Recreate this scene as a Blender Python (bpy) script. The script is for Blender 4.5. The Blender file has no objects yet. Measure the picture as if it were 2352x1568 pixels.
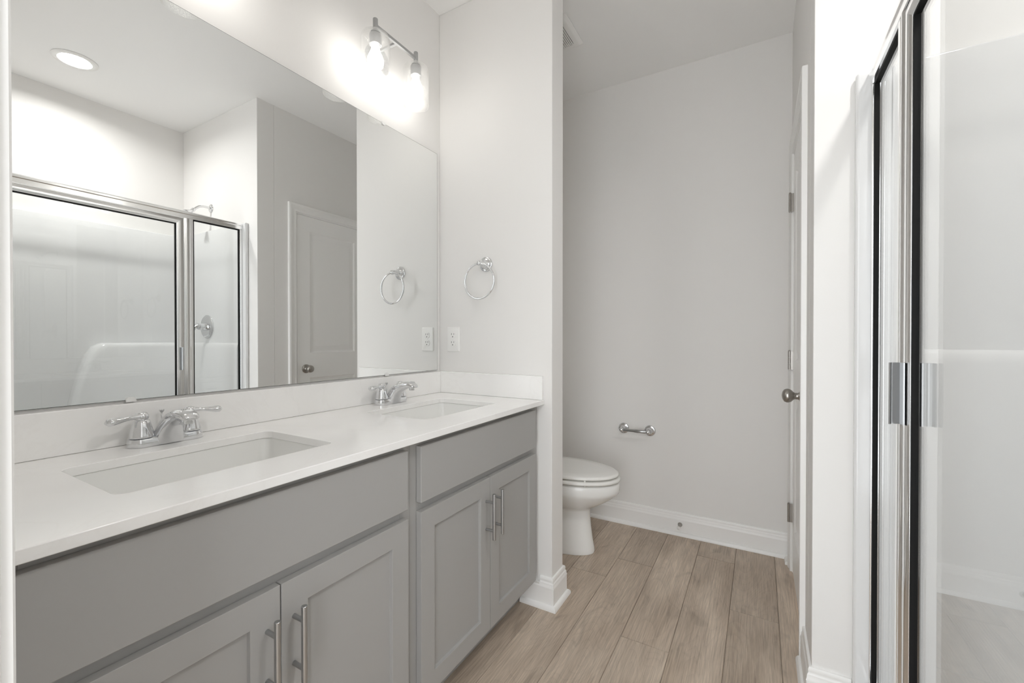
import bpy, bmesh, math, random
from math import sin, cos, pi, radians
from mathutils import Vector, Matrix

# ---------------------------------------------------------------- scene, camera, world, exposure
scene = bpy.context.scene
COL = scene.collection
random.seed(7)

cam_data = bpy.data.cameras.new("camera")
cam_data.sensor_width = 36.0
cam_data.sensor_fit = 'HORIZONTAL'
cam_data.lens = 986.418 / 2352.0 * 36.0
cam_data.clip_start = 0.02
camera = bpy.data.objects.new("camera", cam_data)
camera.location = (1.3743, 0.0, 1.15098)
camera.rotation_euler = (radians(90 - 0.397), 0.0, radians(29.966))
COL.objects.link(camera)
scene.camera = camera

vs = scene.view_settings
scene.display_settings.display_device = 'sRGB'
vs.view_transform = 'Standard'
vs.look = 'None'
vs.exposure = 0.07
vs.gamma = 1.0
vs.use_curve_mapping = False

world = bpy.data.worlds.new("daylight_outside_the_doorway")
scene.world = world
world.use_nodes = True
bg = world.node_tree.nodes["Background"]
bg.inputs[0].default_value = (0.945, 0.975, 1.0, 1)
bg.inputs[1].default_value = 4.4

BULB = 18.0          # radiance of each vanity bulb
DOWNLIGHT = 11.0     # watts of the recessed light, beamed downward

cy = scene.cycles
cy.use_denoising = True
cy.max_bounces = 18
cy.diffuse_bounces = 14
cy.glossy_bounces = 8
cy.transmission_bounces = 10
cy.transparent_max_bounces = 24
cy.caustics_reflective = True
cy.caustics_refractive = False
cy.sample_clamp_indirect = 6.0

# ---------------------------------------------------------------- room measures (metres)
CZ = 2.743            # ceiling height
YE, TW = 1.666, 0.116   # partition with towel ring: front face, thickness
XW = 0.610            # free end of that partition
YB = 2.674            # back wall of the toilet room
XR = 1.518            # wall with the closed door
YS = 1.623            # shower end wall
XSB = 2.520           # wall behind the shower
YN = 0.099            # wall with the doorway the photo is taken from
ZC = 0.888            # countertop


# ---------------------------------------------------------------- materials
def mat(name, color, rough=0.5, metal=0.0, spec=0.5, coat=0.0, bump=None, coat_rough=0.05):
    m = bpy.data.materials.new(name)
    m.use_nodes = True
    nt = m.node_tree
    b = nt.nodes["Principled BSDF"]
    b.inputs["Base Color"].default_value = (*color, 1)
    b.inputs["Roughness"].default_value = rough
    b.inputs["Metallic"].default_value = metal
    b.inputs["Specular IOR Level"].default_value = spec
    b.inputs["Coat Weight"].default_value = coat
    b.inputs["Coat Roughness"].default_value = coat_rough
    if bump:
        sc, st, dist = bump
        tc = nt.nodes.new("ShaderNodeTexCoord")
        n = nt.nodes.new("ShaderNodeTexNoise")
        n.inputs["Scale"].default_value = sc
        n.inputs["Detail"].default_value = 3
        bp = nt.nodes.new("ShaderNodeBump")
        bp.inputs["Strength"].default_value = st
        bp.inputs["Distance"].default_value = dist
        nt.links.new(tc.outputs["Object"], n.inputs["Vector"])
        nt.links.new(n.outputs["Fac"], bp.inputs["Height"])
        nt.links.new(bp.outputs["Normal"], b.inputs["Normal"])
    return m


def glass_mat(name, tint=(0.985, 0.99, 0.988), ior=1.5, bump=None, rough=0.0):
    """thin clear glass: straight-through transmission plus Fresnel reflection"""
    m = bpy.data.materials.new(name)
    m.use_nodes = True
    nt = m.node_tree
    nt.nodes.clear()
    out = nt.nodes.new("ShaderNodeOutputMaterial")
    mix = nt.nodes.new("ShaderNodeMixShader")
    tr = nt.nodes.new("ShaderNodeBsdfTransparent")
    tr.inputs[0].default_value = (*tint, 1)
    gl = nt.nodes.new("ShaderNodeBsdfGlossy")
    gl.inputs["Color"].default_value = (1, 1, 1, 1)
    gl.inputs["Roughness"].default_value = rough
    # Fresnel from the unsigned facing angle, so front and back faces of the sheet behave alike
    lw = nt.nodes.new("ShaderNodeLayerWeight")
    lw.inputs["Blend"].default_value = 0.5
    pw = nt.nodes.new("ShaderNodeMath")
    pw.operation = 'POWER'
    pw.inputs[1].default_value = 4.4
    mr = nt.nodes.new("ShaderNodeMapRange")
    mr.inputs["To Min"].default_value = 0.04
    mr.inputs["To Max"].default_value = 0.9
    nt.links.new(lw.outputs["Facing"], pw.inputs[0])
    nt.links.new(pw.outputs[0], mr.inputs["Value"])
    nt.links.new(mr.outputs[0], mix.inputs[0])
    nt.links.new(tr.outputs[0], mix.inputs[1])
    nt.links.new(gl.outputs[0], mix.inputs[2])
    nt.links.new(mix.outputs[0], out.inputs[0])
    if bump:
        tc = nt.nodes.new("ShaderNodeTexCoord")
        v = nt.nodes.new("ShaderNodeTexVoronoi")
        v.inputs["Scale"].default_value = bump[0]
        bp = nt.nodes.new("ShaderNodeBump")
        bp.inputs["Strength"].default_value = bump[1]
        bp.inputs["Distance"].default_value = bump[2]
        bp.invert = True
        nt.links.new(tc.outputs["Object"], v.inputs["Vector"])
        nt.links.new(v.outputs["Distance"], bp.inputs["Height"])
        nt.links.new(bp.outputs["Normal"], gl.inputs["Normal"])
        nt.links.new(bp.outputs["Normal"], lw.inputs["Normal"])
        # trapped bubbles scatter a little light
        tl = nt.nodes.new("ShaderNodeBsdfTranslucent")
        tl.inputs[0].default_value = (1, 1, 1, 1)
        mr2 = nt.nodes.new("ShaderNodeMapRange")
        mr2.inputs["From Min"].default_value = 0.10
        mr2.inputs["From Max"].default_value = 0.32
        mr2.inputs["To Min"].default_value = 0.16
        mr2.inputs["To Max"].default_value = 0.02
        mx2 = nt.nodes.new("ShaderNodeMixShader")
        nt.links.new(v.outputs["Distance"], mr2.inputs["Value"])
        nt.links.new(mr2.outputs[0], mx2.inputs[0])
        nt.links.new(tr.outputs[0], mx2.inputs[1])
        nt.links.new(tl.outputs[0], mx2.inputs[2])
        nt.links.new(mx2.outputs[0], mix.inputs[1])
    return m


def emit_mat(name, color, strength):
    m = bpy.data.materials.new(name)
    m.use_nodes = True
    nt = m.node_tree
    nt.nodes.clear()
    out = nt.nodes.new("ShaderNodeOutputMaterial")
    e = nt.nodes.new("ShaderNodeEmission")
    e.inputs[0].default_value = (*color, 1)
    e.inputs[1].default_value = strength
    nt.links.new(e.outputs[0], out.inputs[0])
    return m


def quartz_mat():
    m = mat("white_quartz", (0.80, 0.785, 0.765), rough=0.14, spec=0.5)
    nt = m.node_tree
    b = nt.nodes["Principled BSDF"]
    tc = nt.nodes.new("ShaderNodeTexCoord")
    n1 = nt.nodes.new("ShaderNodeTexNoise")
    n1.inputs["Scale"].default_value = 3.2
    n1.inputs["Detail"].default_value = 8
    n1.inputs["Roughness"].default_value = 0.62
    n1.inputs["Distortion"].default_value = 0.9
    n2 = nt.nodes.new("ShaderNodeTexNoise")
    n2.inputs["Scale"].default_value = 5.5
    n2.inputs["Detail"].default_value = 1
    r1 = nt.nodes.new("ShaderNodeValToRGB")
    r1.color_ramp.elements[0].position = 0.470
    r1.color_ramp.elements[0].color = (0.90, 0.894, 0.884, 1)
    r1.color_ramp.elements[1].position = 0.515
    r1.color_ramp.elements[1].color = (0.90, 0.894, 0.884, 1)
    e = r1.color_ramp.elements.new(0.493)
    e.color = (0.884, 0.876, 0.864, 1)
    r2 = nt.nodes.new("ShaderNodeMapRange")
    r2.inputs["From Min"].default_value = 0.25
    r2.inputs["From Max"].default_value = 0.75
    r2.inputs["To Min"].default_value = 0.965
    r2.inputs["To Max"].default_value = 1.02
    mx = nt.nodes.new("ShaderNodeMix")
    mx.data_type = 'RGBA'
    mx.blend_type = 'MULTIPLY'
    mx.inputs[0].default_value = 1.0
    nt.links.new(tc.outputs["Object"], n1.inputs["Vector"])
    nt.links.new(tc.outputs["Object"], n2.inputs["Vector"])
    nt.links.new(n1.outputs["Fac"], r1.inputs[0])
    nt.links.new(n2.outputs["Fac"], r2.inputs["Value"])
    nt.links.new(r1.outputs[0], mx.inputs[6])
    nt.links.new(r2.outputs[0], mx.inputs[7])
    nt.links.new(mx.outputs[2], b.inputs["Base Color"])
    return m


def floor_mat():
    m = mat("oak_look_planks", (0.4, 0.33, 0.27), rough=0.42, spec=0.35)
    nt = m.node_tree
    b = nt.nodes["Principled BSDF"]
    L = nt.links.new

    def N(t, **kw):
        n = nt.nodes.new(t)
        for k, v in kw.items():
            n.inputs[k].default_value = v
        return n
    tc = N("ShaderNodeTexCoord")
    at = nt.nodes.new("ShaderNodeAttribute")
    at.attribute_name = "plank"
    comb = N("ShaderNodeCombineXYZ")
    k1 = N("ShaderNodeMath")
    k1.operation = 'MULTIPLY'
    k1.inputs[1].default_value = 13.7
    k2 = N("ShaderNodeMath")
    k2.operation = 'MULTIPLY'
    k2.inputs[1].default_value = 29.3
    L(at.outputs["Fac"], k1.inputs[0])
    L(at.outputs["Fac"], k2.inputs[0])
    L(k1.outputs[0], comb.inputs[0])
    L(k2.outputs[0], comb.inputs[1])
    add = nt.nodes.new("ShaderNodeVectorMath")
    add.operation = 'ADD'
    L(tc.outputs["Object"], add.inputs[0])
    L(comb.outputs[0], add.inputs[1])

    def scaled(sx, sy):
        mp = nt.nodes.new("ShaderNodeMapping")
        mp.inputs["Scale"].default_value = (sx, sy, 1)
        L(add.outputs[0], mp.inputs["Vector"])
        return mp.outputs[0]
    broad = N("ShaderNodeTexNoise", Scale=1.0, Detail=3.0, Roughness=0.55, Distortion=0.6)
    L(scaled(11, 2.2), broad.inputs["Vector"])
    fine = N("ShaderNodeTexNoise", Scale=1.0, Detail=4.0, Roughness=0.65, Distortion=0.3)
    L(scaled(190, 7), fine.inputs["Vector"])
    # cathedral figure: contour lines of a stretched smooth noise
    fig = N("ShaderNodeTexNoise", Scale=1.0, Detail=1.0, Roughness=0.4, Distortion=0.5)
    L(scaled(5.5, 1.3), fig.inputs["Vector"])
    fm = N("ShaderNodeMath")
    fm.operation = 'MULTIPLY'
    fm.inputs[1].default_value = 34.0
    L(fig.outputs["Fac"], fm.inputs[0])
    fr = N("ShaderNodeMath")
    fr.operation = 'FRACT'
    L(fm.outputs[0], fr.inputs[0])
    fp = N("ShaderNodeMath")
    fp.operation = 'POWER'
    fp.inputs[1].default_value = 5.0
    L(fr.outputs[0], fp.inputs[0])
    knot = N("ShaderNodeTexNoise", Scale=1.0, Detail=2.0, Roughness=0.5, Distortion=1.2)
    L(scaled(9, 4.5), knot.inputs["Vector"])
    kr = N("ShaderNodeMapRange")
    kr.inputs["From Min"].default_value = 0.61
    kr.inputs["From Max"].default_value = 0.78
    L(knot.outputs["Fac"], kr.inputs["Value"])

    ramp = nt.nodes.new("ShaderNodeValToRGB")
    cr = ramp.color_ramp
    cr.elements[0].position = 0.30
    cr.elements[0].color = (0.425, 0.342, 0.268, 1)
    cr.elements[1].position = 0.72
    cr.elements[1].color = (0.61, 0.512, 0.415, 1)
    L(broad.outputs["Fac"], ramp.inputs[0])

    def mul(col, fac_out, to_min, to_max, fmin=0.0, fmax=1.0):
        r = N("ShaderNodeMapRange")
        r.inputs["From Min"].default_value = fmin
        r.inputs["From Max"].default_value = fmax
        r.inputs["To Min"].default_value = to_min
        r.inputs["To Max"].default_value = to_max
        L(fac_out, r.inputs["Value"])
        mx = nt.nodes.new("ShaderNodeMix")
        mx.data_type = 'RGBA'
        mx.blend_type = 'MULTIPLY'
        mx.inputs[0].default_value = 1.0
        L(col, mx.inputs[6])
        L(r.outputs[0], mx.inputs[7])
        return mx.outputs[2]
    c = mul(ramp.outputs[0], fine.outputs["Fac"], 0.70, 1.25, 0.25, 0.75)
    c = mul(c, fp.outputs[0], 1.0, 0.91)
    c = mul(c, kr.outputs[0], 1.0, 0.72)
    c = mul(c, at.outputs["Fac"], 0.90, 1.10)
    ae = nt.nodes.new("ShaderNodeAttribute")
    ae.attribute_name = "edge"
    c = mul(c, ae.outputs["Fac"], 1.0, 0.80)
    L(c, b.inputs["Base Color"])
    bp = N("ShaderNodeBump", Strength=0.12, Distance=0.001)
    L(fine.outputs["Fac"], bp.inputs["Height"])
    L(bp.outputs["Normal"], b.inputs["Normal"])
    return m


M = {}
M['wall'] = mat("warm_grey_wall_paint", (0.80, 0.790, 0.776), 0.62, spec=0.3, bump=(260, 0.08, 0.001))
M['light_shaper'] = mat("grey_light_shaper_paint", (0.46, 0.45, 0.44), 0.65, spec=0.3)  # mid tone chosen to cut bounce off the added, unseen walls
M['ceiling'] = mat("flat_white_ceiling_paint", (0.87, 0.867, 0.86), 0.8, spec=0.2, bump=(260, 0.08, 0.001))
M['trim'] = mat("white_trim_paint", (0.87, 0.866, 0.855), 0.32, spec=0.45)
M['cabinet'] = mat("grey_cabinet_paint", (0.375, 0.369, 0.359), 0.42, spec=0.4)
M['inside'] = mat("dark_cabinet_inside", (0.10, 0.095, 0.09), 0.7)
M['quartz'] = quartz_mat()
M['ceramic'] = mat("white_glazed_ceramic", (0.83, 0.83, 0.815), 0.08, spec=0.5)
M['seat'] = mat("white_seat_plastic", (0.82, 0.815, 0.79), 0.22, spec=0.45)
M['acrylic'] = mat("glossy_white_fibreglass", (0.745, 0.748, 0.75), 0.12, spec=0.5)
M['chrome'] = mat("polished_chrome", (0.74, 0.745, 0.755), 0.05, metal=1.0)
M['nickel'] = mat("brushed_nickel", (0.47, 0.475, 0.48), 0.30, metal=1.0)
M['bronze'] = mat("satin_nickel_hardware", (0.39, 0.37, 0.345), 0.28, metal=1.0)
M['alu'] = mat("bright_anodised_aluminium", (0.93, 0.93, 0.93), 0.17, metal=1.0)
M['mirror'] = mat("silvered_mirror", (0.90, 0.91, 0.905), 0.0, metal=1.0)
M['mirror_edge'] = mat("mirror_glass_edge", (0.05, 0.055, 0.053), 0.3)
M['gasket'] = mat("black_rubber_gasket", (0.010, 0.010, 0.010), 0.6, spec=0.15)
M['glass'] = glass_mat("clear_shower_glass", (0.985, 0.992, 0.99))
M['shade'] = glass_mat("seeded_clear_glass", (0.955, 0.955, 0.95), bump=(330, 0.9, 0.0012), rough=0.03)
M['bulb'] = emit_mat("frosted_lit_bulb", (1.0, 0.975, 0.94), BULB)
M['lens'] = emit_mat("lit_frosted_lens", (0.98, 0.99, 1.0), 4.0)
M['socket'] = mat("white_lamp_socket", (0.75, 0.74, 0.72), 0.4)
M['plastic'] = mat("white_plastic", (0.84, 0.835, 0.82), 0.3)
M['slot'] = mat("dark_slot", (0.02, 0.02, 0.02), 0.6)
M['clear'] = mat("clear_plastic_clip", (0.80, 0.80, 0.79), 0.15)
M['floor'] = floor_mat()
M['rubber'] = mat("white_rubber_tip", (0.8, 0.79, 0.77), 0.5)


# ---------------------------------------------------------------- mesh helpers
class MB:
    def __init__(self):
        self.bm = bmesh.new()

    def box(self, x0, x1, y0, y1, z0, z1):
        vs_ = [self.bm.verts.new(p) for p in ((x0, y0, z0), (x1, y0, z0), (x1, y1, z0), (x0, y1, z0),
                                              (x0, y0, z1), (x1, y0, z1), (x1, y1, z1), (x0, y1, z1))]
        for f in ((3, 2, 1, 0), (4, 5, 6, 7), (0, 1, 5, 4), (1, 2, 6, 5), (2, 3, 7, 6), (3, 0, 4, 7)):
            self.bm.faces.new([vs_[i] for i in f])
        return self

    def loft(self, rings, cap0=True, cap1=True, closed=True):
        """rings: list of lists of points, all the same length"""
        vr = [[self.bm.verts.new(p) for p in r] for r in rings]
        n = len(vr[0])
        for a, b in zip(vr, vr[1:]):
            for i in range(n if closed else n - 1):
                j = (i + 1) % n
                self.bm.faces.new((a[i], a[j], b[j], b[i]))
        if cap0:
            self.bm.faces.new(list(reversed(vr[0])))
        if cap1:
            self.bm.faces.new(vr[-1])
        return self

    def loop_loft(self, rings):
        """rings closed onto each other (torus-like)"""
        vr = [[self.bm.verts.new(p) for p in r] for r in rings]
        n, k = len(vr[0]), len(vr)
        for q in range(k):
            a, b = vr[q], vr[(q + 1) % k]
            for i in range(n):
                j = (i + 1) % n
                self.bm.faces.new((a[i], a[j], b[j], b[i]))
        return self

    def lathe(self, prof, origin=(0, 0, 0), axis='Z', seg=32, cap0=True, cap1=True):
        """prof: (radius, height) pairs turned round the axis"""
        o = Vector(origin)
        rings = []
        for r, h in prof:
            ring = []
            for i in range(seg):
                a = 2 * pi * i / seg
                u, v = r * cos(a), r * sin(a)
                if axis == 'Z':
                    p = (u, v, h)
                elif axis == 'X':
                    p = (h, u, v)
                elif axis == '-X':
                    p = (-h, -u, v)
                elif axis == 'Y':
                    p = (v, h, u)
                else:       # '-Y'
                    p = (u, -h, v)
                ring.append(o + Vector(p))
            rings.append(ring)
        return self.loft(rings, cap0, cap1)

    def tube(self, pts, radii, seg=16, flat=None, cap=True):
        """tube along pts; radii scalar or list; flat: list of (sideways, upward) scale pairs"""
        pts = [Vector(p) for p in pts]
        n = len(pts)
        if not hasattr(radii, '__len__'):
            radii = [radii] * n
        rings = []
        side_prev = None
        for i, p in enumerate(pts):
            t = (pts[min(i + 1, n - 1)] - pts[max(i - 1, 0)]).normalized()
            ref = Vector((0, 0, 1)) if abs(t.z) < 0.95 else Vector((1, 0, 0))
            if side_prev is None:
                s = t.cross(ref).normalized()
            else:
                s = (side_prev - t * side_prev.dot(t)).normalized()
            side_prev = s
            u = s.cross(t).normalized()
            fs, fu = flat[i] if flat else (1, 1)
            rings.append([p + s * (radii[i] * fs * cos(2 * pi * k / seg)) + u * (radii[i] * fu * sin(2 * pi * k / seg))
                          for k in range(seg)])
        return self.loft(rings, cap, cap)

    def build(self, name, material, parent=None, bevel=0.0, segs=2, smooth=40, loc=None):
        bm = self.bm
        bmesh.ops.recalc_face_normals(bm, faces=bm.faces)
        me = bpy.data.meshes.new(name)
        bm.to_mesh(me)
        bm.free()
        o = bpy.data.objects.new(name, me)
        COL.objects.link(o)
        me.materials.append(material)
        me.shade_smooth()
        me.set_sharp_from_angle(angle=radians(smooth))
        if bevel:
            md = o.modifiers.new("bevel", 'BEVEL')
            md.width = bevel
            md.segments = segs
            md.limit_method = 'ANGLE'
            md.angle_limit = radians(38)
            md.harden_normals = True
        if parent:
            o.parent = parent
        if loc:
            o.location = loc
        return o


def thing(name, label, cat, loc=(0, 0, 0), group=None):
    o = bpy.data.objects.new(name, None)
    o.empty_display_size = 0.05
    o.location = loc
    COL.objects.link(o)
    return tag(o, label, cat, group)


def tag(o, label, cat, group=None):
    o['label'] = label
    o['category'] = cat
    if group:
        o['group'] = group
    return o


def struct(o):
    o['kind'] = 'structure'
    return o


def rrect(cx, cy, w, h, r, n=6):
    """rounded rectangle outline in a plane, counter-clockwise (w along first axis)"""
    pts = []
    for sx, sy, a0 in ((1, 1, 0), (-1, 1, 90), (-1, -1, 180), (1, -1, 270)):
        for k in range(n + 1):
            a = radians(a0 + 90 * k / n)
            pts.append((cx + sx * (w / 2 - r) + r * cos(a), cy + sy * (h / 2 - r) + r * sin(a)))
    return pts


def panel_slab(mb, P, u0, u1, z0, z1, thick, panels, rings):
    """slab whose front has recessed or raised rectangular panels.
    P(u, z, d) -> xyz with d the distance outward from the back plane; rings: (inset, depth below the front)"""
    us = sorted({u0, u1, *[p[0] for p in panels], *[p[1] for p in panels]})
    zs = sorted({z0, z1, *[p[2] for p in panels], *[p[3] for p in panels]})
    bm = mb.bm
    cache = {}

    def V(u, z, d):
        k = (round(u, 5), round(z, 5), round(d, 5))
        if k not in cache:
            cache[k] = bm.verts.new(P(u, z, d))
        return cache[k]
    for i in range(len(us) - 1):
        for j in range(len(zs) - 1):
            a, b, c, d = us[i], us[i + 1], zs[j], zs[j + 1]
            if any(p[0] <= a and b <= p[1] and p[2] <= c and d <= p[3] for p in panels):
                continue
            bm.faces.new((V(a, c, thick), V(b, c, thick), V(b, d, thick), V(a, d, thick)))
    for (a, b, c, d) in panels:
        prev = [(a, c), (b, c), (b, d), (a, d)]
        pd = thick
        for ins, dep in rings:
            cur = [(a + ins, c + ins), (b - ins, c + ins), (b - ins, d - ins), (a + ins, d - ins)]
            cd = thick - dep
            for k in range(4):
                q = (k + 1) % 4
                bm.faces.new((V(*prev[k], pd), V(*prev[q], pd), V(*cur[q], cd), V(*cur[k], cd)))
            prev, pd = cur, cd
        bm.faces.new([V(*q, pd) for q in prev])
    # sides and back
    for j in range(len(zs) - 1):
        for u in (u0, u1):
            bm.faces.new((V(u, zs[j], 0), V(u, zs[j], thick), V(u, zs[j + 1], thick), V(u, zs[j + 1], 0)))
    for i in range(len(us) - 1):
        for z in (z0, z1):
            bm.faces.new((V(us[i], z, 0), V(us[i + 1], z, 0), V(us[i + 1], z, thick), V(us[i], z, thick)))
    ring = [V(u, z0, 0) for u in us] + [V(u1, z, 0) for z in zs[1:]] + \
           [V(u, z1, 0) for u in reversed(us[:-1])] + [V(u0, z, 0) for z in reversed(zs[1:-1])]
    bm.faces.new(list(reversed(ring)))
    return mb


BASE_PROF = [(0, 0), (.0285, 0), (.0285, .006), (.0265, .013), (.0215, .0185), (.0145, .0205), (.0140, .088),
             (.0155, .0885), (.0155, .0915), (.0130, .0965), (.0122, .107), (.0095, .1105), (.0088, .1145),
             (.0095, .1175), (.0092, .1245), (.0070, .1295), (0, .1305)]


def sweep_xy(mb, path, prof, side=1, zmax=None):
    """sweep a (out, z) profile along an xy polyline with mitred corners; side=+1: outward is to the left"""
    if zmax is not None:
        prof = [q for q in prof if q[1] <= zmax] + [(max(q[0] for q in prof if abs(q[1] - zmax) < .03), zmax), (0, zmax)]
    P = [Vector(p) for p in path]
    n = len(P)
    rings = []
    for i in range(n):
        nrm = []
        if i > 0:
            d = (P[i] - P[i - 1]).normalized()
            nrm.append(Vector((-d.y, d.x)) * side)
        if i < n - 1:
            d = (P[i + 1] - P[i]).normalized()
            nrm.append(Vector((-d.y, d.x)) * side)
        if len(nrm) == 2:
            m = nrm[0] + nrm[1]
            m = m * (2.0 / m.length_squared)
        else:
            m = nrm[0]
        rings.append([(P[i].x + m.x * o, P[i].y + m.y * o, z) for o, z in prof])
    return mb.loft(rings)


CASING_PROF = [(0, 0), (0, .0085), (.002, .0105), (.010, .0115), (.0125, .0105), (.015, .0105), (.026, .0125), (.036, .0165),
               (.040, .0165), (.0425, .0180), (.053, .0180), (.056, .0165), (.057, .014), (.057, 0)]


def casing(mb, P, u0, u1, zt):
    """door casing round an opening; P(u, z, d) -> xyz"""
    rings = []
    for (u, z), (du, dz) in zip(((u0, 0), (u0, zt), (u1, zt), (u1, 0)), ((-1, 0), (-1, 1), (1, 1), (1, 0))):
        rings.append([P(u + du * w, z + dz * w, t) for w, t in CASING_PROF])
    return mb.loft(rings)


# ================================================================ SETTING
# floor of long planks running away from the doorway
def make_floor():
    bm = bmesh.new()
    lay = bm.faces.layers.float.new("plank")
    edge = bm.faces.layers.float.new("edge")      # the dark-toned micro bevel along each plank
    W, LEN = 0.178, 1.219
    joints = {0: 2.02, 1: 2.22, 2: 1.644, 3: 2.462, 4: 2.037}
    x_first = 0.556
    g, c = 0.0004, 0.0015

    def quad(pts, val):
        f = bm.faces.new([bm.verts.new(p) for p in pts])
        f[lay] = val
        f[edge] = 0.0 if pts[0][2] == 0 else 1.0
    for k in range(-4, 12):
        x0 = x_first + k * W
        x1 = x0 + W
        j = joints.get(k, 0.35 + ((k * 0.417) % 1.0) * LEN)
        ys = j - 4 * LEN
        while ys < 2.8:
            a, b = max(ys, -.9), min(ys + LEN, 2.79)
            ys += LEN
            if b - a < 0.02:
                continue
            val = random.random()
            X0, X1, A, B = x0 + g, x1 - g, a + g, b - g
            quad(((X0 + c, A + c, 0), (X1 - c, A + c, 0), (X1 - c, B - c, 0), (X0 + c, B - c, 0)), val)
            z = -0.0022
            quad(((X0, A, z), (X1, A, z), (X1 - c, A + c, 0), (X0 + c, A + c, 0)), val)
            quad(((X1, A, z), (X1, B, z), (X1 - c, B - c, 0), (X1 - c, A + c, 0)), val)
            quad(((X1, B, z), (X0, B, z), (X0 + c, B - c, 0), (X1 - c, B - c, 0)), val)
            quad(((X0, B, z), (X0, A, z), (X0 + c, A + c, 0), (X0 + c, B - c, 0)), val)
    # sub-floor slab
    xa, xb, ya, yb, za, zb = -0.12, 2.66, -.9, 2.79, -0.06, -0.0024
    v = [(xa, ya, za), (xb, ya, za), (xb, yb, za), (xa, yb, za), (xa, ya, zb), (xb, ya, zb), (xb, yb, zb), (xa, yb, zb)]
    for f in ((3, 2, 1, 0), (4, 5, 6, 7), (0, 1, 5, 4), (1, 2, 6, 5), (2, 3, 7, 6), (3, 0, 4, 7)):
        quad([v[i] for i in f], 0.0)
    me = bpy.data.meshes.new("floor")
    bm.to_mesh(me)
    bm.free()
    o = bpy.data.objects.new("floor", me)
    COL.objects.link(o)
    me.materials.append(M['floor'])
    return struct(o)


make_floor()
struct(MB().box(-.12, 2.66, -.02, 2.79, CZ, CZ + .1).build("ceiling", M['ceiling']))
struct(MB().box(-.12, 0, -.016, 2.79, 0, CZ).build("wall_left", M['wall']))
struct(MB().box(0, 1.64, YB, YB + .116, 0, CZ).build("wall_back", M['wall']))
struct(MB().box(0, XW, YE, YE + TW, 0, CZ).build("wall_partition", M['wall'], bevel=.003))
struct(MB().box(XR, XSB, YS, YS + .115, 0, CZ).build("wall_shower_end", M['wall'], bevel=.003))
DY0, DY1, DZT = 1.889, 2.527, 2.062      # rough opening of the closed door
struct(MB().box(XR, XR + .115, YS + .115, DY0, 0, CZ).box(XR, XR + .115, DY1, YB, 0, CZ)
       .box(XR, XR + .115, DY0, DY1, DZT, CZ).build("wall_right", M['wall']))
struct(MB().box(XSB, XSB + .115, -.016, YS + .115, 0, CZ).build("wall_shower_back", M['wall']))
OX0, OX1, OZT = 0.806, 1.568, 2.062      # doorway the photo is taken from
struct(MB().box(0, OX0 - .019, -.016, YN, 0, CZ).box(OX1 + .019, XSB, -.016, YN, 0, CZ)
       .box(OX0 - .019, OX1 + .019, -.016, YN, OZT + .019, CZ).build("wall_near", M['wall']))

# added, unseen side walls and ceiling that only shape daylight entering the doorway
struct(MB().box(1.72, 1.835, -.85, -.0165, 0, CZ).build("wall_light_shaper_right", M['light_shaper']))
struct(MB().box(.40, .515, -.85, -.0165, 0, CZ).build("wall_light_shaper_left", M['light_shaper']))
struct(MB().box(-.12, 1.835, -.85, -.0205, CZ, CZ + .1).build("ceiling_light_shaper", M['ceiling']))

# doorway lining (jamb) and casing beside the camera
struct(MB().box(OX0 - .019, OX0, -.018, YN + .001, 0, OZT).box(OX1, OX1 + .019, -.018, YN + .001, 0, OZT)
       .box(OX0 - .019, OX1 + .019, -.018, YN + .001, OZT, OZT + .019).build("trim_1", M['trim'], bevel=.0025))
mb = MB()
casing(mb, lambda u, z, d: (u, YN + d, z), OX0 - .005, OX1 + .005, OZT + .005)
struct(mb.build("trim_2", M['trim'], smooth=30))

# closed door in the right-hand wall: lining + casing, leaf, knob, hinges
struct(MB().box(XR - .001, XR + .116, DY0, DY0 + .0135, 0, DZT - .0135).box(XR - .001, XR + .116, DY1 - .0135, DY1, 0, DZT - .0135)
       .box(XR - .001, XR + .116, DY0, DY1, DZT - .0135, DZT).box(XR + .040, XR + .052, DY0 + .0135, DY0 + .025, 0, DZT - .0135)
       .build("trim_3", M['trim'], bevel=.001))
mb = MB()
casing(mb, lambda u, z, d: (XR - d, u, z), DY0 + .0035, DY1 - .0035, DZT - .004)
struct(mb.build("trim_4", M['trim'], smooth=30))

LY0, LY1, LZ0, LZ1 = 1.9045, 2.5105, .012, 2.046
mb = MB()
FX = XR + .0005    # face of the leaf
raised = [(.002, .002), (.012, .0095), (.024, .0100), (.050, .0030), (.051, .0030)]
panel_slab(mb, lambda u, z, d: (FX + .035 - d, u, z), LY0, LY1, LZ0, LZ1, .035,
           [(2.006, 2.409, 1.045, 1.938), (2.006, 2.409, .235, .862)], raised)
leaf = struct(mb.build("door_1", M['trim'], bevel=.001))
knob_prof = [(.0, 0), (.0325, 0), (.0325, .004), (.029, .008), (.016, .011), (.0125, .016), (.0125, .026), (.016, .031),
             (.0235, .038), (.0268, .046), (.0268, .053), (.0235, .061), (.014, .0665), (.004, .0685)]
k = MB().lathe(knob_prof, (FX - .0003, 1.973, .930), '-X', 36).build("door_knob", M['bronze'], leaf)
k['label'] = "round satin nickel knob"
for zc in (1.817, 1.043, .292):
    mb = MB()
    for q in range(3):
        mb.lathe([(.0058, q * .030 + .0006), (.0058, q * .030 + .0294)], (XR - .0165, 2.5135, zc - .045), 'Z', 14)
    mb.lathe([(.003, .0895), (.0052, .0905), (.0052, .0925), (.002, .0955)], (XR - .0165, 2.5135, zc - .045), 'Z', 14)
    mb.box(XR - .0190, XR - .0175, 2.518, 2.531, zc - .045, zc + .045)
    mb.box(XR - .0165, XR - .0006, 2.5115, 2.5126, zc - .045, zc + .045)
    mb.build("door_hinge", M['bronze'], leaf, smooth=45)['label'] = "satin nickel butt hinge"

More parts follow.
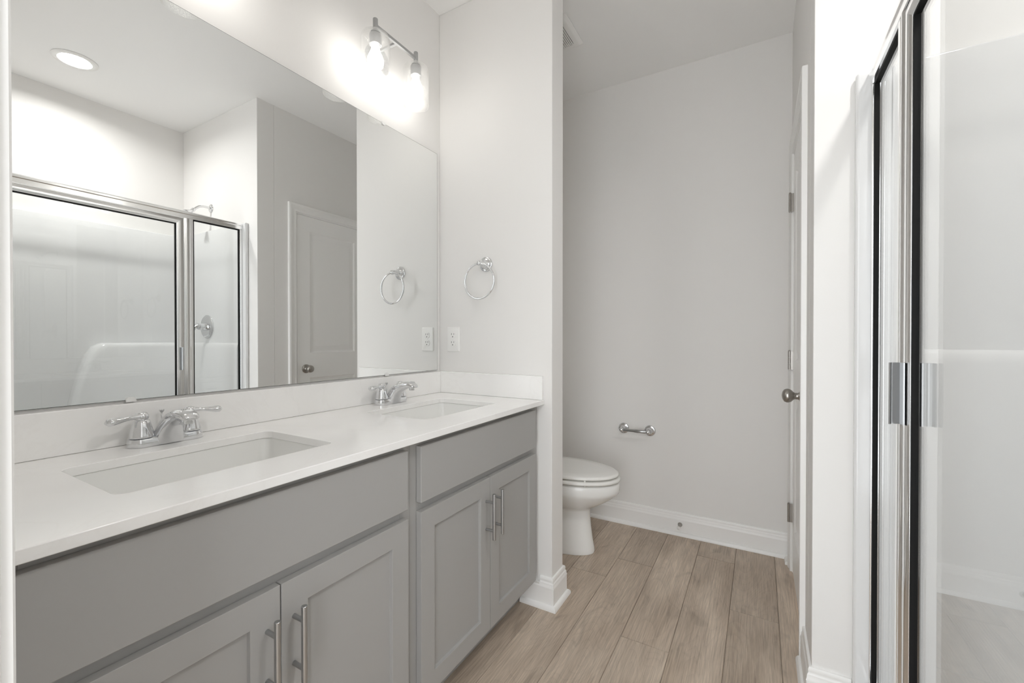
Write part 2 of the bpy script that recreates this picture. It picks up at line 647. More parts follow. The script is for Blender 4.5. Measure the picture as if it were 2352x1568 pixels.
# baseboards
mb = MB()
sweep_xy(mb, [(.468, YE), (.5575, YE)], BASE_PROF, -1, zmax=.104)
sweep_xy(mb, [(.5575, YE), (XW, YE), (XW, YE + TW), (.02, YE + TW)], BASE_PROF, -1)
struct(mb.build("baseboard_partition", M['trim'], smooth=30))
struct(sweep_xy(MB(), [(.0, YB), (XR, YB)], BASE_PROF, -1).build("baseboard_back", M['trim'], smooth=30))
struct(sweep_xy(MB(), [(1.616, YS), (XR, YS), (XR, DY0 - .0545)], BASE_PROF, 1).build("baseboard_right", M['trim'], smooth=30))
struct(sweep_xy(MB(), [(XR, DY1 + .0545), (XR, YB - .029)], BASE_PROF, 1).build("baseboard_corner", M['trim'], smooth=30))
struct(sweep_xy(MB(), [(0, YE + TW + .029), (0, YB - .029)], BASE_PROF, -1).build("baseboard_left", M['trim'], smooth=30))


# ================================================================ VANITY
def bar_pull(parent, x, y, zc):
    mb = MB()
    r = .0059
    mb.lathe([(r - .0006, -.0785), (r, -.0779), (r, .0779), (r - .0006, .0785)], (x + .0335, y, zc), 'Z', 20)
    for dz in (-.048, .048):
        mb.lathe([(.0046, 0.0002), (.0046, .0300)], (x, y, zc + dz), 'X', 14)
    return mb.build("handle", M['nickel'], parent)


def vanity_cabinet(y0, label):
    W = .762
    t = thing("vanity_cabinet", label, "cabinet", (0, y0, 0), "grey vanity cabinets")
    xf = .537
    mb = MB()
    mb.box(.002, xf - .019, 0, .016, .106, ZC - .0205)                 # side panels
    mb.box(.002, xf - .019, W - .016, W, .106, ZC - .0205)
    mb.box(.002, xf - .019, .016, W - .016, .106, .122)                # bottom
    mb.box(.002, .008, .016, W - .016, .122, ZC - .0205)               # back
    mb.box(.30, .462, .0, .016, .0, .106)                              # feet / toe kick sides
    mb.box(.30, .462, W - .016, W, .0, .106)
    mb.build("body", M['cabinet'], t)
    mb = MB()
    mb.box(xf - .019, xf, 0, .038, .106, ZC - .0205)
    mb.box(xf - .019, xf, W - .038, W, .106, ZC - .0205)
    mb.box(xf - .019, xf, .038, W - .038, ZC - .0585, ZC - .0205)
    mb.box(xf - .019, xf, .038, W - .038, .660, .700)
    mb.box(xf - .019, xf, .038, W - .038, .106, .144)
    mb.build("face_frame", M['cabinet'], t, bevel=.0008)
    MB().box(.450, .462, .0162, W - .0162, .0005, .1055).build("toe_kick", M['cabinet'], t)
    MB().box(xf + .0005, xf + .0195, .025, .737, .690, .8495).build("drawer_front", M['cabinet'], t, bevel=.0022, segs=3)
    for a, b, hy in ((.025, .3800, .3535), (.3825, .737, .4085)):
        mb = MB()
        panel_slab(mb, lambda u, z, d: (xf + .0005 + d, u, z), a, b, .127, .665, .019,
                   [(a + .058, b - .058, .127 + .058, .665 - .058)], [(.0012, .0095)])
        d = mb.build("door", M['cabinet'], t, bevel=.0012)
        bar_pull(d, xf + .0195, hy, .540)['label'] = "brushed nickel bar pull"
    return t


vanity_cabinet(.123, "grey shaker double-door vanity base nearest the doorway, under the front sink")
vanity_cabinet(.8852, "grey shaker double-door vanity base beside the toilet room partition")
tag(MB().box(.500, .537, 1.6475, YE - .0008, .1325, ZC - .0205).build("filler_strip", M['cabinet'], None, bevel=.0008),
    "narrow grey filler strip between the far vanity base and the partition", "filler")

S1, S2 = .503, 1.2765        # sink centres
SX0, SX1, SW = .156, .443, .424


def countertop():
    bm = bmesh.new()
    x0, x1, y0, y1 = .0006, .575, YN + .0006, YE - .0006
    zt, zb = ZC, ZC - .020
    loops = [[(x0, y0), (x1, y0), (x1, y1), (x0, y1)]]
    for s in (S1, S2):
        loops.append(list(reversed(rrect((SX0 + SX1) / 2, s, SX1 - SX0, SW, .022, 6))))
    tops = []
    edges = []
    for lp in loops:
        v = [bm.verts.new((p[0], p[1], zt)) for p in lp]
        tops.append(v)
        for i in range(len(v)):
            edges.append(bm.edges.new((v[i], v[(i + 1) % len(v)])))
    bmesh.ops.triangle_fill(bm, use_beauty=True, use_dissolve=False, edges=edges)
    top_faces = list(bm.faces)
    low = {}
    for v in list(bm.verts):
        low[v] = bm.verts.new((v.co.x, v.co.y, zb))
    for f in top_faces:
        bm.faces.new([low[v] for v in reversed(f.verts)])
    for v in tops:
        for i in range(len(v)):
            a, b = v[i], v[(i + 1) % len(v)]
            bm.faces.new((a, b, low[b], low[a]))
    mb = MB()
    mb.bm.free()
    mb.bm = bm
    return mb.build("countertop", M['quartz'], None, bevel=.0022, segs=3)


tag(countertop(), "long white quartz countertop with two sink cut-outs on grey cabinets", "countertop")
tag(MB().box(.0006, .0206, YN + .0006, YE - .0008, ZC + .0004, ZC + .1016).build("backsplash", M['quartz'], None, bevel=.0018, segs=2),
    "long white quartz backsplash strip under the mirror", "backsplash")
tag(MB().box(.0212, .5735, YE - .0206, YE - .0006, ZC + .0004, ZC + .1016).build("side_splash", M['quartz'], None, bevel=.0018, segs=2),
    "short white quartz splash strip on the partition beside the far sink", "backsplash")


def sink(yc, label):
    t = thing("sink", label, "sink", ((SX0 + SX1) / 2, yc, ZC - .16), "undermount sinks")
    w, h = SX1 - SX0 + .006, SW + .006
    zr = .16 - .0206
    rings = []
    # outside shell up to the rim, then the bowl down to the drain
    out = [(w * .70, h * .76, .05, -.006), (w - .03, h - .05, .045, .012), (w + .02, h + .02, .035, .07), (w + .04, h + .04, .035, zr - .012),
           (w + .05, h + .05, .035, zr)]
    inn = [(w, h, .025, zr), (w - .002, h - .002, .026, zr - .006), (w - .014, h - .016, .032, .075), (w - .030, h - .036, .040, .030),
           (w - .055, h - .065, .050, .012), (w - .10, h - .12, .05, .005), (w - .17, h - .22, .045, .002), (.05, .05, .0249, 0)]
    for a, b, r, z in out + inn:
        rings.append([(p[0], p[1], z) for p in rrect(0, 0, a, b, r, 6)])
    MB().loft(rings).build("basin", M['ceramic'], t, smooth=50)
    MB().lathe([(.0, .0012), (.012, .0012), (.014, .003), (.020, .003), (.0225, .0012), (.0225, .0003)], (0, 0, 0), 'Z', 24).build("drain", M['chrome'], t)
    return t


sink(S1, "white rectangular undermount sink nearest the doorway")
sink(S2, "white rectangular undermount sink beside the partition")


def faucet(yc, label):
    t = thing("faucet", label, "faucet", (0, yc, ZC), "chrome centerset faucets")
    xc = .066
    # oblong base plate
    mb = MB()
    rings = []
    for ins, z in ((.0005, .0004), (0, .002), (.0005, .015), (.002, .0195), (.006, .0220)):
        rings.append([(p[0], p[1], z) for p in rrect(xc, 0, .054 - 2 * ins, .158 - 2 * ins, .0255 - ins, 8)])
    mb.loft(rings)
    mb.build("base_plate", M['chrome'], t, smooth=35)
    # spout: wide foot rising and reaching forward over the basin
    secs = [  # back point (x, z), front point (x, z), half width of each section
        (.042, .002, .097, .002, .0350), (.046, .018, .099, .016, .0330), (.054, .034, .104, .028, .0300), (.065, .050, .113, .040, .0268),
        (.080, .065, .126, .0495, .0245), (.100, .077, .141, .0575, .0230), (.124, .086, .156, .0630, .0220), (.150, .0905, .170, .0660, .0215),
        (.174, .0895, .183, .0665, .0208), (.192, .0840, .191, .0665, .0190), (.199, .0770, .196, .0675, .0160), (.2010, .0730, .199, .0685, .0100)]
    rings = []
    for xb, zb, xf, zf, hw in secs:
        ring = []
        for q in range(36):
            th = 2 * pi * q / 36
            c, s_ = cos(th), sin(th)
            c2 = math.copysign(abs(c) ** .62, c)
            s2 = math.copysign(abs(s_) ** .62, s_)
            f = .5 + .5 * c2
            ring.append((xb + (xf - xb) * f, hw * s2 * (.90 + .10 * f), zb + (zf - zb) * f))
        rings.append(ring)
    MB().loft(rings).build("spout", M['chrome'], t, smooth=45)
    MB().lathe([(.0095, .0), (.0105, .002), (.0105, .011), (.004, .011)], (.181, 0, .0580), 'Z', 24).build("aerator", M['chrome'], t)
    # lift rod behind the spout
    MB().lathe([(.0019, .02), (.0019, .072), (.0032, .0735), (.0056, .077), (.0060, .080), (.004, .0815)], (.040, 0, 0), 'Z', 14).build("lift_rod", M['chrome'], t)
    # two lever handles
    for s in (-1, 1):
        h = MB().lathe([(.0250, .0222), (.0255, .0235), (.0250, .027), (.0232, .034), (.0205, .046), (.0180, .056), (.0160, .0625), (.0120, .066)],
                       (xc, s * .051, 0), 'Z', 32).build("handle", M['chrome'], t, smooth=45)
        pts, rad, fl = [], [], []
        for q in range(15):
            f = q / 14
            y = s * (.047 + .075 * f)
            z = .0740 + .006 * sin(pi * min(1, f * 1.0)) * .4 - .010 * f + .004 * f * f
            x = xc + .004 + .010 * f
            pts.append((x, y, z))
            r = .0092 - .0040 * sin(pi * min(1, f / .80)) ** 1.5 + .0006 * f
            if q == 0:
                r = .004
            if q == 14:
                r = .004
            rad.append(r)
            fl.append((1.0 + .40 * f, 1.0 - .12 * f))
        MB().tube(pts, rad, 16, fl).build("lever", M['chrome'], h, smooth=60)
        MB().lathe([(.0128, .0655), (.0146, .0705), (.0140, .0765), (.0105, .0815), (.004, .0838)], (xc, s * .051, 0), 'Z', 26).build("cap", M['chrome'], h, smooth=60)
    return t


faucet(.507, "chrome two-handle faucet at the sink nearest the doorway")
faucet(1.2765, "chrome two-handle faucet at the sink beside the partition")

# mirror
MY0, MY1, MZ0, MZ1 = YN + .012, 1.641, .9965, 2.052
mir = tag(MB().box(.0008, .0058, MY0, MY1, MZ0, MZ1).build("vanity_mirror", M['mirror_edge'], None),
          "large frameless mirror on the wall above both sinks", "mirror")
mbm = MB()
mbm.bm.faces.new([mbm.bm.verts.new(p) for p in ((.0060, MY0 + .001, MZ0 + .001), (.0060, MY1 - .001, MZ0 + .001), (.0060, MY1 - .001, MZ1 - .001), (.0060, MY0 + .001, MZ1 - .001))])
mbm.build("mirror_face", M['mirror'], mir)
for y, z, s in ((.455, MZ0, 1), (1.310, MZ0, 1), (.455, MZ1, -1), (1.294, MZ1, -1)):
    mb = MB()
    w = .010
    rings = []
    for f in range(7):
        a = pi * f / 6
        rings.append([(.0062, y - w * cos(a), z + s * -.004), (.0105, y - w * cos(a), z + s * -.004),
                      (.0105, y - w * cos(a), z + s * (.0002 + .0085 * sin(a))), (.0062, y - w * cos(a), z + s * (.0002 + .0085 * sin(a)))])
    mb.loft(rings)
    mb.build("mirror_clip", M['clear'], mir)


# ================================================================ WALL LIGHTS
def vanity_light(yc, label):
    t = thing("vanity_light", label, "wall light", (0, yc, 2.30), "two-shade vanity lights")
    xs = .116
    MB().lathe([(.0, .0006), (.060, .0006), (.060, .012), (.057, .017), (.052, .019), (.0, .019)], (0, 0, -.005), 'X', 40, cap0=False, cap1=False).build("back_plate", M['nickel'], t)
    mb = MB()
    mb.box(.0185, xs + .004, -.0055, .0055, .024, .034)
    mb.build("arm", M['nickel'], t, bevel=.001)
    MB().box(xs - .0055, xs + .0055, -.109, .109, .023, .035).build("bar", M['nickel'], t, bevel=.001)
    for s in (-1, 1):
        y = s * .110
        MB().lathe([(.0, .055), (.0085, .055), (.0092, .054), (.0092, .004), (.018, .003), (.019, .000), (.0, .000)], (xs, y, 0), 'Z', 24, False, False).build("stem", M['nickel'], t)
        MB().lathe([(.0, -.0045), (.0215, -.0045), (.0225, -.008), (.0225, -.044), (.0185, -.047), (.0, -.047)], (xs, y, 0), 'Z', 28, False, False).build("socket", M['nickel'], t)
        # seeded glass cylinder, open at the bottom, rounded shoulder at the top
        prof = [(.0165, -.0012), (.030, -.0014), (.042, -.0035), (.049, -.009), (.0525, -.018), (.0535, -.030), (.0535, -.168), (.0530, -.1695),
                (.0510, -.1695), (.0505, -.168), (.0505, -.030), (.0495, -.019), (.0465, -.011), (.040, -.0062), (.030, -.0042), (.0165, -.0040)]
        MB().lathe(prof, (xs, y, 0), 'Z', 44, False, False).build("glass_shade", M['shade'], t, smooth=50)
        prof = [(.0130, -.0475), (.0135, -.052), (.0150, -.060), (.0195, -.072), (.0255, -.086), (.0290, -.099), (.0295, -.108), (.0270, -.120),
                (.0205, -.130), (.0110, -.1365), (.002, -.1385)]
        MB().lathe(prof, (xs, y, 0), 'Z', 28).build("bulb", M['bulb'], t, smooth=80)
    return t


vanity_light(1.262, "brushed nickel two-shade vanity light over the far sink beside the partition")
vanity_light(.507, "brushed nickel two-shade vanity light over the near sink, seen by its mirrored shade rims")

rl = thing("recessed_light", "round lit recessed ceiling light above the shower, seen in the mirror", "ceiling light", (2.035, .889, CZ))
MB().lathe([(.098, -.0008), (.098, -.003), (.094, -.0065), (.078, -.0085), (.072, -.0075), (.070, -.004), (.070, -.0008)], (0, 0, 0), 'Z', 48, False, False).build("trim_ring", M['plastic'], rl)
MB().lathe([(.0, -.0035), (.0695, -.0035), (.0695, -.0010), (.0, -.0010)], (0, 0, 0), 'Z', 48, False, False).build("lens", M['lens'], rl)

la = bpy.data.lights.new("lamp", 'AREA')
la.shape = 'DISK'
la.size = .134
la.spread = radians(162)
la.energy = DOWNLIGHT
la.color = (1.0, 0.985, 0.965)
lo = bpy.data.objects.new("lamp", la)
COL.objects.link(lo)
lo.parent = rl
lo.location = (0, 0, -.0042)

# ceiling exhaust fan in the toilet room
fan = thing("exhaust_fan", "white louvred exhaust fan grille in the toilet room ceiling", "vent", (.41, 2.083, CZ))
mb = MB()
rings = []
for ins, z in ((.0, -.0006), (.0, -.004), (.012, -.016), (.020, -.018), (.0395, -.018), (.0405, -.006), (.0405, -.0006)):
    rings.append([(p[0], p[1], z) for p in rrect(0, 0, .276 - 2 * ins, .250 - 2 * ins, .012, 4)])
mb.loft(rings, False, False)
mb.build("grille_frame", M['plastic'], fan, smooth=30)
MB().box(-.0970, .0970, -.0840, .0840, -.0035, -.0008).build("grille_cavity", M['slot'], fan)
for i in range(20):
    x = -.0921 + i * .0097
    MB().loft([[(x - .0037, -.0844, -.0178), (x + .0035, -.0844, -.0178), (x + .0035, -.0844, -.0165), (x - .0037, -.0844, -.0165)],
               [(x - .0037, .0844, -.0178), (x + .0035, .0844, -.0178), (x + .0035, .0844, -.0165), (x - .0037, .0844, -.0165)]]).build("slat", M['plastic'], fan)


# ================================================================ PARTITION WALL HARDWARE
tr = thing("towel_ring", "chrome towel ring hanging on the partition beside the mirror", "towel ring", (.276, YE, 1.494))
MB().lathe([(.0, .0005), (.0345, .0005), (.0345, .004), (.031, .0075), (.027, .008), (.0265, .011), (.022, .0125), (.0165, .017), (.0125, .026), (.0105, .038), (.0112, .044), (.009, .050), (.0, .0525)],
           (0, 0, 0), '-Y', 36, False, False).build("rose", M['chrome'], tr, smooth=40)
MB().lathe([(.0, .048), (.0085, .049), (.0115, .054), (.0120, .0595), (.0100, .065), (.004, .0685), (.0, .069)], (0, 0, -.003), '-Y', 24, False, False).build("knuckle", M['chrome'], tr, smooth=60)
R, r = .0790, .0050
rings = []
for i in range(64):
    a = 2 * pi * i / 64
    c = Vector((R * sin(a), -.0585, -.005 - R + R * cos(a)))
    d = Vector((sin(a), 0, cos(a)))
    rings.append([c + d * (r * cos(2 * pi * k / 14)) + Vector((0, 1, 0)) * (r * sin(2 * pi * k / 14)) for k in range(14)])
MB().loop_loft(rings).build("ring", M['chrome'], tr, smooth=60)

ow = thing("wall_outlet", "white duplex power outlet on the partition below the towel ring", "outlet", (.0875, YE, 1.1475))
mb = MB()
rings = []
for ins, d in ((0, .0005), (0, .0035), (.0025, .0055), (.004, .006)):
    rings.append([(p[0], -d, p[1]) for p in rrect(0, 0, .074 - 2 * ins, .119 - 2 * ins, .004, 4)])
mb.loft(rings)
mb.build("cover_plate", M['plastic'], ow, smooth=30)
for zz in (.0195, -.0195):
    ring_ = []
    for d, e in ((.0062, .0), (.0082, .0), (.0090, .0012)):
        pts = []
        for q in range(32):
            a = 2 * pi * q / 32
            pts.append(((.0170 - e) * cos(a), -d, zz + max(-.0140 + e, min(.0140 - e, (.0170 - e) * sin(a)))))
        ring_.append(pts)
    rc = MB().loft(ring_).build("receptacle", M['plastic'], ow, smooth=30)
    mb = MB()
    mb.box(-.0078, -.0058, -.0096, -.0091, zz + .0010, zz + .0095)
    mb.box(.0058, .0076, -.0096, -.0091, zz + .0018, zz + .0090)
    mb.lathe([(.0025, .0091), (.0025, .0096)], (0, 0, zz - .0075), '-Y', 14)
    mb.build("slots", M['slot'], rc)
MB().lathe([(.0028, .0061), (.0028, .0070), (.0015, .0076)], (0, 0, 0), '-Y', 14).build("screw", M['plastic'], ow)

# ================================================================ TOILET ROOM
tp = thing("toilet_paper_holder", "chrome toilet paper holder with empty roller on the back wall", "toilet paper holder", (.7205, YB, .5925))
for s in (-1, 1):
    MB().lathe([(.0, .0005), (.0330, .0005), (.0330, .004), (.0300, .0075), (.0262, .0082), (.0255, .0115), (.0215, .013), (.0165, .018), (.0130, .028),
                (.0110, .042), (.0118, .050), (.0135, .057), (.0120, .066), (.006, .071), (.0, .072)], (s * .0795, 0, 0), '-Y', 32, False, False).build("post", M['chrome'], tp, smooth=45)
MB().lathe([(.0058, -.070), (.0082, -.067), (.0086, -.002), (.0098, .0), (.0098, .067), (.0070, .070)], (0, -.057, 0), 'X', 24).build("roller", M['nickel'], tp, smooth=45)

ds = tag(MB().lathe([(.0, .0006), (.0125, .0006), (.0125, .003), (.0090, .008), (.0062, .016), (.0055, .046), (.0, .046)], (.975, YB - .0145, .064), '-Y', 24, False, False)
         .build("door_stop", M['bronze'], None, smooth=40), "small nickel door stop with white tip on the back wall baseboard", "door stop")
MB().lathe([(.0062, .0462), (.0088, .049), (.0088, .058), (.006, .061)], (.975, YB - .0145, .064), '-Y', 20).build("rubber_tip", M['rubber'], ds, smooth=50)


def egg(xb, xf, hw, z, n=48, yc=0.0, p=2.0):
    """egg outline: blunt at the back (xb), rounder at the front (xf)"""
    pts = []
    xc = xb + (xf - xb) * .42
    for i in range(n):
        a = 2 * pi * i / n
        c, s = cos(a), sin(a)
        ex = 2.0 / (p if c > 0 else 2.6)
        cc = math.copysign(abs(c) ** ex, c)
        ss = math.copysign(abs(s) ** (2.0 / (p if c > 0 else 2.3)), s)
        pts.append((xc + (xf - xc if c > 0 else xc - xb) * cc, yc + hw * ss, z))
    return pts


TY = 2.215
toi = thing("toilet", "white two-piece toilet with closed lid behind the partition", "toilet", (0, TY, 0))
rings = [egg(.165, .606, .110, .0006), egg(.163, .608, .112, .010), egg(.165, .605, .110, .030), egg(.170, .596, .104, .075), egg(.175, .587, .099, .14),
         egg(.175, .583, .098, .185), egg(.175, .584, .098, .225), egg(.172, .590, .102, .238), egg(.168, .606, .116, .248), egg(.163, .640, .138, .266), egg(.158, .676, .158, .288),
         egg(.153, .708, .173, .312), egg(.150, .729, .181, .332), egg(.150, .738, .1835, .342), egg(.150, .741, .184, .352), egg(.150, .742, .184, .384), egg(.151, .739, .182, .391), egg(.155, .731, .176, .395),
         egg(.26, .680, .130, .3955), egg(.28, .660, .115, .36), egg(.33, .58, .075, .25), egg(.38, .52, .04, .20)]
MB().loft(rings).build("bowl", M['ceramic'], toi, smooth=50)
rings = [egg(.243, .742, .183, .4035), egg(.240, .745, .185, .4050), egg(.240, .746, .1855, .411), egg(.241, .744, .184, .4180), egg(.248, .735, .178, .4205)]
MB().loft(rings).build("seat", M['seat'], toi, smooth=60)
rings = [egg(.237, .733, .177, .4290), egg(.234, .737, .179, .4305), egg(.234, .738, .179, .436), egg(.236, .734, .177, .4420), egg(.246, .722, .168, .4455),
         egg(.30, .65, .12, .4475)]
MB().loft(rings).build("lid", M['seat'], toi, smooth=60)
for nm, z0, z1 in (("seat_bumper", .3958, .4038), ("lid_bumper", .4208, .4288)):
    for s in (-1, 1):
        MB().lathe([(.005, z0), (.006, z0 + .002), (.006, z1 - .002), (.005, z1)], (.605, s * .140, 0), 'Z', 12).build(nm, M['seat'], toi)
for s in (-1, 1):
    MB().lathe([(.013, -.020), (.013, .020)], (.228, s * .07, .4200), 'Y', 18).build("seat_hinge", M['seat'], toi)
rings = []
for w, d, z in ((.17, .34, .396), (.185, .37, .41), (.19, .40, .50), (.195, .43, .70), (.195, .43, .735)):
    rings.append([(p[0], p[1], z) for p in rrect(.112, 0, w, d, .03, 6)])
MB().loft(rings).build("tank", M['ceramic'], toi, smooth=40)
rings = []
for w, d, z in ((.200, .436, .7355), (.212, .452, .740), (.212, .452, .762), (.205, .445, .770), (.19, .43, .773)):
    rings.append([(p[0], p[1], z) for p in rrect(.112, 0, w, d, .03, 6)])
MB().loft(rings).build("tank_lid", M['ceramic'], toi, smooth=40)
mb = MB()
mb.lathe([(.014, .0), (.014, .010), (.008, .014)], (.2085, -.150, .690), 'X', 18)
mb.tube([(.2185, -.150, .690), (.224, -.120, .688), (.226, -.080, .684)], [.006, .006, .0075], 12)
mb.build("flush_lever", M['chrome'], toi, smooth=45)


# ================================================================ SHOWER
SZ = 1.928
st = thing("shower_stall", "glossy white moulded shower surround with pan and shelf behind the glass door", "shower stall", (0, 0, 0))
XI0, XI1, YI0, YI1 = 1.617, XSB - .001, YN + .001, YS - .001
xin, yin0, yin1 = XI1 - .020, YI0 + .014, YI1 - .014    # inner faces of the surround
mb = MB()
COVE = [(0, .02), (0, 1.640), (.0015, 1.665), (.006, 1.690), (.013, 1.712), (.018, 1.735), (.020, 1.765), (.020, SZ - .005), (.0185, SZ - .0015), (.015, SZ)]
pr = [(xin - o_, z) for o_, z in COVE] + [(XI1, SZ), (XI1, .02)]
mb.loft([[(x, YI0, z) for x, z in pr], [(x, YI1, z) for x, z in pr]])
mb.build("back_panel", M['acrylic'], st, smooth=50)
mb = MB()
pr = [(yin1 - o_ * .45, z) for o_, z in COVE] + [(YI1, SZ), (YI1, .02)]
mb.loft([[(1.700, y, z) for y, z in pr], [(xin - .0204, y, z) for y, z in pr]])
mb.build("end_panel", M['acrylic'], st, smooth=50)
mb = MB()
mb.box(1.700, xin - .0204, YI0, yin0, .02, SZ)
mb.build("end_panel", M['acrylic'], st, bevel=.005, segs=3)
for a, b in ((YI1 - .024, YI1), (YI0, YI0 + .024)):
    MB().box(XI0, 1.6992, a, b, .0008, SZ).build("front_flange", M['acrylic'], st, bevel=.009, segs=4)
# raised lower part of the surround with a rounded shelf on top, sloping down at its left end
ZS = 1.122
prof_y = [(.855, .16), (.93, .55), (.985, .85), (1.02, .97), (1.045, 1.045), (1.075, 1.095), (1.115, ZS)]
outl = [(y, z) for y, z in prof_y] + [(yin1 - .0006, ZS), (yin1 - .0006, .0462), (.835, .0462)]
rings = []
for ins, x in ((0.0, xin - .0006), (0.0, xin - .060), (.004, xin - .078), (.014, xin - .090), (.030, xin - .096)):
    rr = []
    for i, (y, z) in enumerate(outl):
        yy = min(y + ins, yin1 - .0006) if y < yin1 - .01 else yin1 - .0006
        zz = z - ins if z > .06 else z
        rr.append((x, yy, zz))
    rings.append(rr)
MB().loft(rings).build("shelf_block", M['acrylic'], st, smooth=50)
mb = MB()
pr = [(yin1 - .0004, .0462), (yin1 - .016, .0462), (yin1 - .015, 1.085), (yin1 - .011, 1.108), (yin1 - .004, 1.119), (yin1 - .0004, 1.121)]
mb.loft([[(1.712, y, z) for y, z in pr], [(xin - .098, y, z) for y, z in pr]])
mb.build("end_step", M['acrylic'], st, smooth=50)
# pan with raised front threshold
mb = MB()
mb.box(XI0, 1.720, YI0 + .0246, YI1 - .0246, .0008, .120)
mb.build("threshold", M['acrylic'], st, bevel=.012, segs=4)
mb = MB()
mb.box(1.7206, xin - .0006, yin0 + .0006, yin1 - .0006, .0008, .045)
mb.build("pan", M['acrylic'], st, bevel=.006, segs=3)
MB().lathe([(.0, .0454), (.052, .0454), (.052, .048), (.046, .0495), (.0, .0495)], (2.10, .86, 0), 'Z', 32, False, False).build("floor_drain", M['chrome'], st)

# framed glass front
XG = 1.664
en = thing("shower_enclosure", "chrome framed glass shower front with hinged door and narrow fixed pane", "shower door", (0, 0, 0))
ea, eb = YI0 + .0246, YI1 - .0246       # clear width between the flanges
# header: rounded top rail
hp = [(XG - .016, SZ - .048), (XG - .016, SZ - .026), (XG - .019, SZ - .022), (XG - .019, SZ - .012), (XG - .014, SZ - .006), (XG, SZ - .003), (XG + .014, SZ - .006),
      (XG + .019, SZ - .012), (XG + .019, SZ - .022), (XG + .016, SZ - .026), (XG + .016, SZ - .048)]
MB().loft([[(x, ea, z) for x, z in hp], [(x, eb, z) for x, z in hp]]).build("header", M['alu'], en, smooth=30)
PZ0, PZ1 = .1486, SZ - .0484
YP0, YP1 = 1.262, 1.312      # middle post
YD0, YD1 = ea + .034, 1.2595     # door
MB().box(XG - .0175, XG + .0175, ea, eb, .1206, .148).build("bottom_track", M['alu'], en, bevel=.003)
jp = lambda y0, y1: MB().box(XG - .0130, XG + .0130, y0, y1, PZ0, PZ1)
jp(eb - .014, eb).build("wall_jamb", M['alu'], en, bevel=.002)
jp(ea, ea + .032).build("wall_jamb", M['alu'], en, bevel=.002)
# middle post with fluted face
pp = [(XG + .014, YP1), (XG - .010, YP1), (XG - .0150, YP1 - .004), (XG - .0150, YP1 - .018), (XG - .0120, YP1 - .020), (XG - .0120, YP1 - .023), (XG - .0150, YP1 - .025),
      (XG - .0162, YP0 + .019), (XG - .0165, YP0 + .013), (XG - .0155, YP0 + .006), (XG - .0125, YP0), (XG + .014, YP0)]
MB().loft([[(x, y, PZ0) for x, y in pp], [(x, y, PZ1) for x, y in pp]]).build("post", M['alu'], en, smooth=30)


def gasket_frame(parent, y0, y1, z0, z1, w, x0, x1):
    mb = MB()
    mb.box(x0, x1, y0, y0 + w, z0, z1)
    mb.box(x0, x1, y1 - w, y1, z0, z1)
    mb.box(x0, x1, y0 + w, y1 - w, z0, z0 + w)
    mb.box(x0, x1, y0 + w, y1 - w, z1 - w, z1)
    return mb.build("gasket", M['gasket'], parent)


fp_ = MB().box(XG - .0025, XG + .0025, YP1 + .0045, eb - .0185, PZ0 + .0045, PZ1 - .0045).build("fixed_pane", M['glass'], en)
gasket_frame(fp_, YP1 + .0003, eb - .0143, PZ0 + .0003, PZ1 - .0003, .0042, XG - .0085, XG + .0085)
# hinged door: rails, stiles, glass, gasket, pull
dz0, dz1 = PZ0 + .004, PZ1 - .003
rw = .036


def frame_member(mb, a, b, horizontal, inner_sign):
    """stepped aluminium rail or stile; a..b run, at the given edge position"""


mb = MB()
ir = [(0, -.0125, .0125), (.010, -.0155, .0155), (.024, -.0155, .0155), (rw, -.0100, .0100)]
outer = []
for off, xa, xb in ir:
    outer.append((off, xa, xb))


def rect_ring(off, x):
    return [(x, YD0 + off, dz0 + off), (x, YD1 - off, dz0 + off), (x, YD1 - off, dz1 - off), (x, YD0 + off, dz1 - off)]


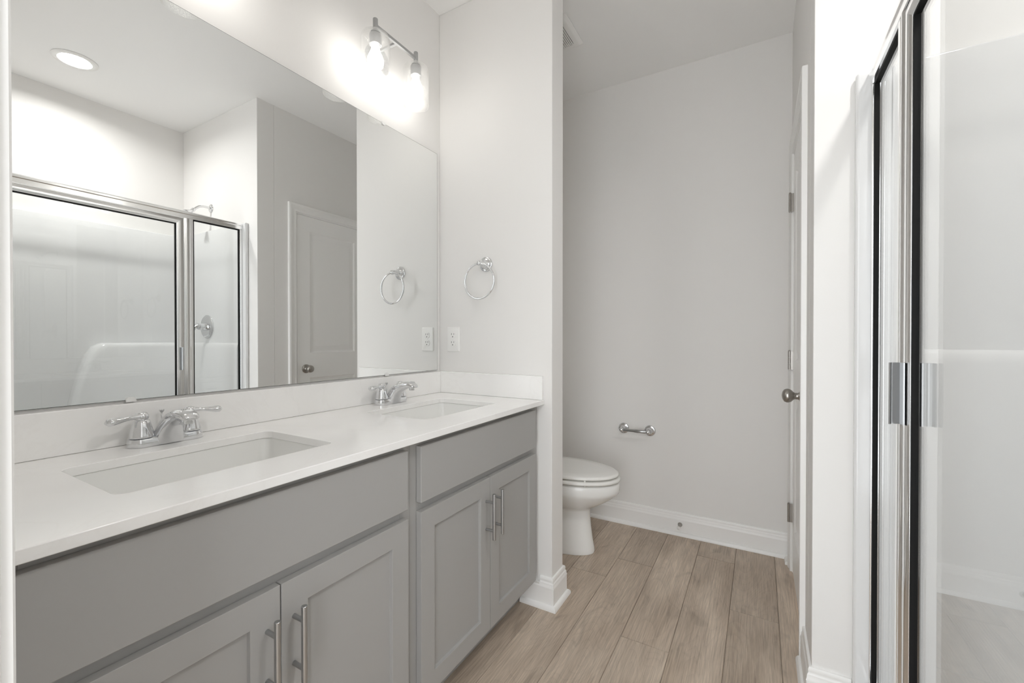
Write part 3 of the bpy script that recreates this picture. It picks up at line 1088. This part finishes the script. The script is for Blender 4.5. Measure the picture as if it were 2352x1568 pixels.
seq = [rect_ring(o_, XG + xa) for o_, xa, xb in outer] + [rect_ring(o_, XG + xb) for o_, xa, xb in reversed(outer)]
mb.loop_loft(seq)
door = mb.build("door", M['alu'], en, bevel=.001, smooth=25)
MB().box(XG - .0025, XG + .0025, YD0 + rw + .0045, YD1 - rw - .0045, dz0 + rw + .0045, dz1 - rw - .0045).build("door_glass", M['glass'], door)
gasket_frame(door, YD0 + rw + .0003, YD1 - rw - .0003, dz0 + rw + .0003, dz1 - rw - .0003, .0042, XG - .0085, XG + .0085)
hx = XG - .0160
hp = [(hx, YD1 - .006), (hx - .004, YD1 - .004), (hx - .022, YD1 - .012), (hx - .026, YD1 - .020), (hx - .0235, YD1 - .0215), (hx - .020, YD1 - .0145), (hx - .005, YD1 - .0085), (hx - .003, YD1 - .026), (hx, YD1 - .026)]
MB().loft([[(x, y, .962) for x, y in hp], [(x, y, 1.098) for x, y in hp]]).build("door_pull", M['nickel'], door, smooth=35)

# shower head and valve
XH = 2.105
yw = YS - .0006
sh = thing("showerhead", "chrome shower head on a bent arm above the narrow fixed pane", "shower head", (XH, YS, 2.098))
MB().lathe([(.0, .0006), (.030, .0006), (.030, .003), (.026, .007), (.014, .010), (.0, .0102)], (0, 0, 0), '-Y', 32, False, False).build("flange", M['chrome'], sh, smooth=40)
pts = [(0, -.0090, 0), (0, -.03, .003), (0, -.055, .002), (0, -.078, -.006), (0, -.098, -.022), (0, -.110, -.034)]
MB().tube(pts, .0085, 16).build("arm", M['chrome'], sh, smooth=60)
ax = Vector((0, -.72, -.69)).normalized()
base = Vector((0, -.108, -.032))
ux = Vector((1, 0, 0))
uy = ax.cross(ux)
rings = []
for r_, h_ in ((.0105, 0), (.0130, .006), (.0130, .016), (.0105, .020), (.0125, .028), (.020, .040), (.0285, .056), (.0310, .062), (.0305, .066), (.024, .068)):
    c = base + ax * h_
    rings.append([c + ux * (r_ * cos(2 * pi * q / 28)) + uy * (r_ * sin(2 * pi * q / 28)) for q in range(28)])
MB().loft(rings).build("spray_head", M['chrome'], sh, smooth=45)

YV = yin1 - .0004
va = thing("shower_valve", "round chrome shower valve with lever handle on the shower end panel", "shower valve", (2.133, YV, 1.236))
MB().lathe([(.0, .0003), (.086, .0003), (.086, .004), (.080, .009), (.062, .012), (.040, .013), (.0, .013)], (0, 0, 0), '-Y', 44, False, False).build("escutcheon", M['chrome'], va, smooth=40)
MB().lathe([(.030, .0130), (.028, .020), (.024, .040), (.025, .046), (.022, .060), (.012, .066), (.003, .068)], (0, 0, 0), '-Y', 30).build("hub", M['chrome'], va, smooth=45)
pts, rad, fl = [], [], []
for q in range(11):
    f = q / 10
    pts.append((.004 + .034 * f, -.056 - .034 * sin(f * 1.9), .010 - .098 * f ** 1.7))
    rad.append(.0185 - .0095 * f)
    fl.append((1.0, 1.0 - .3 * f))
MB().tube(pts, rad, 16, fl).build("lever", M['chrome'], va, smooth=60)
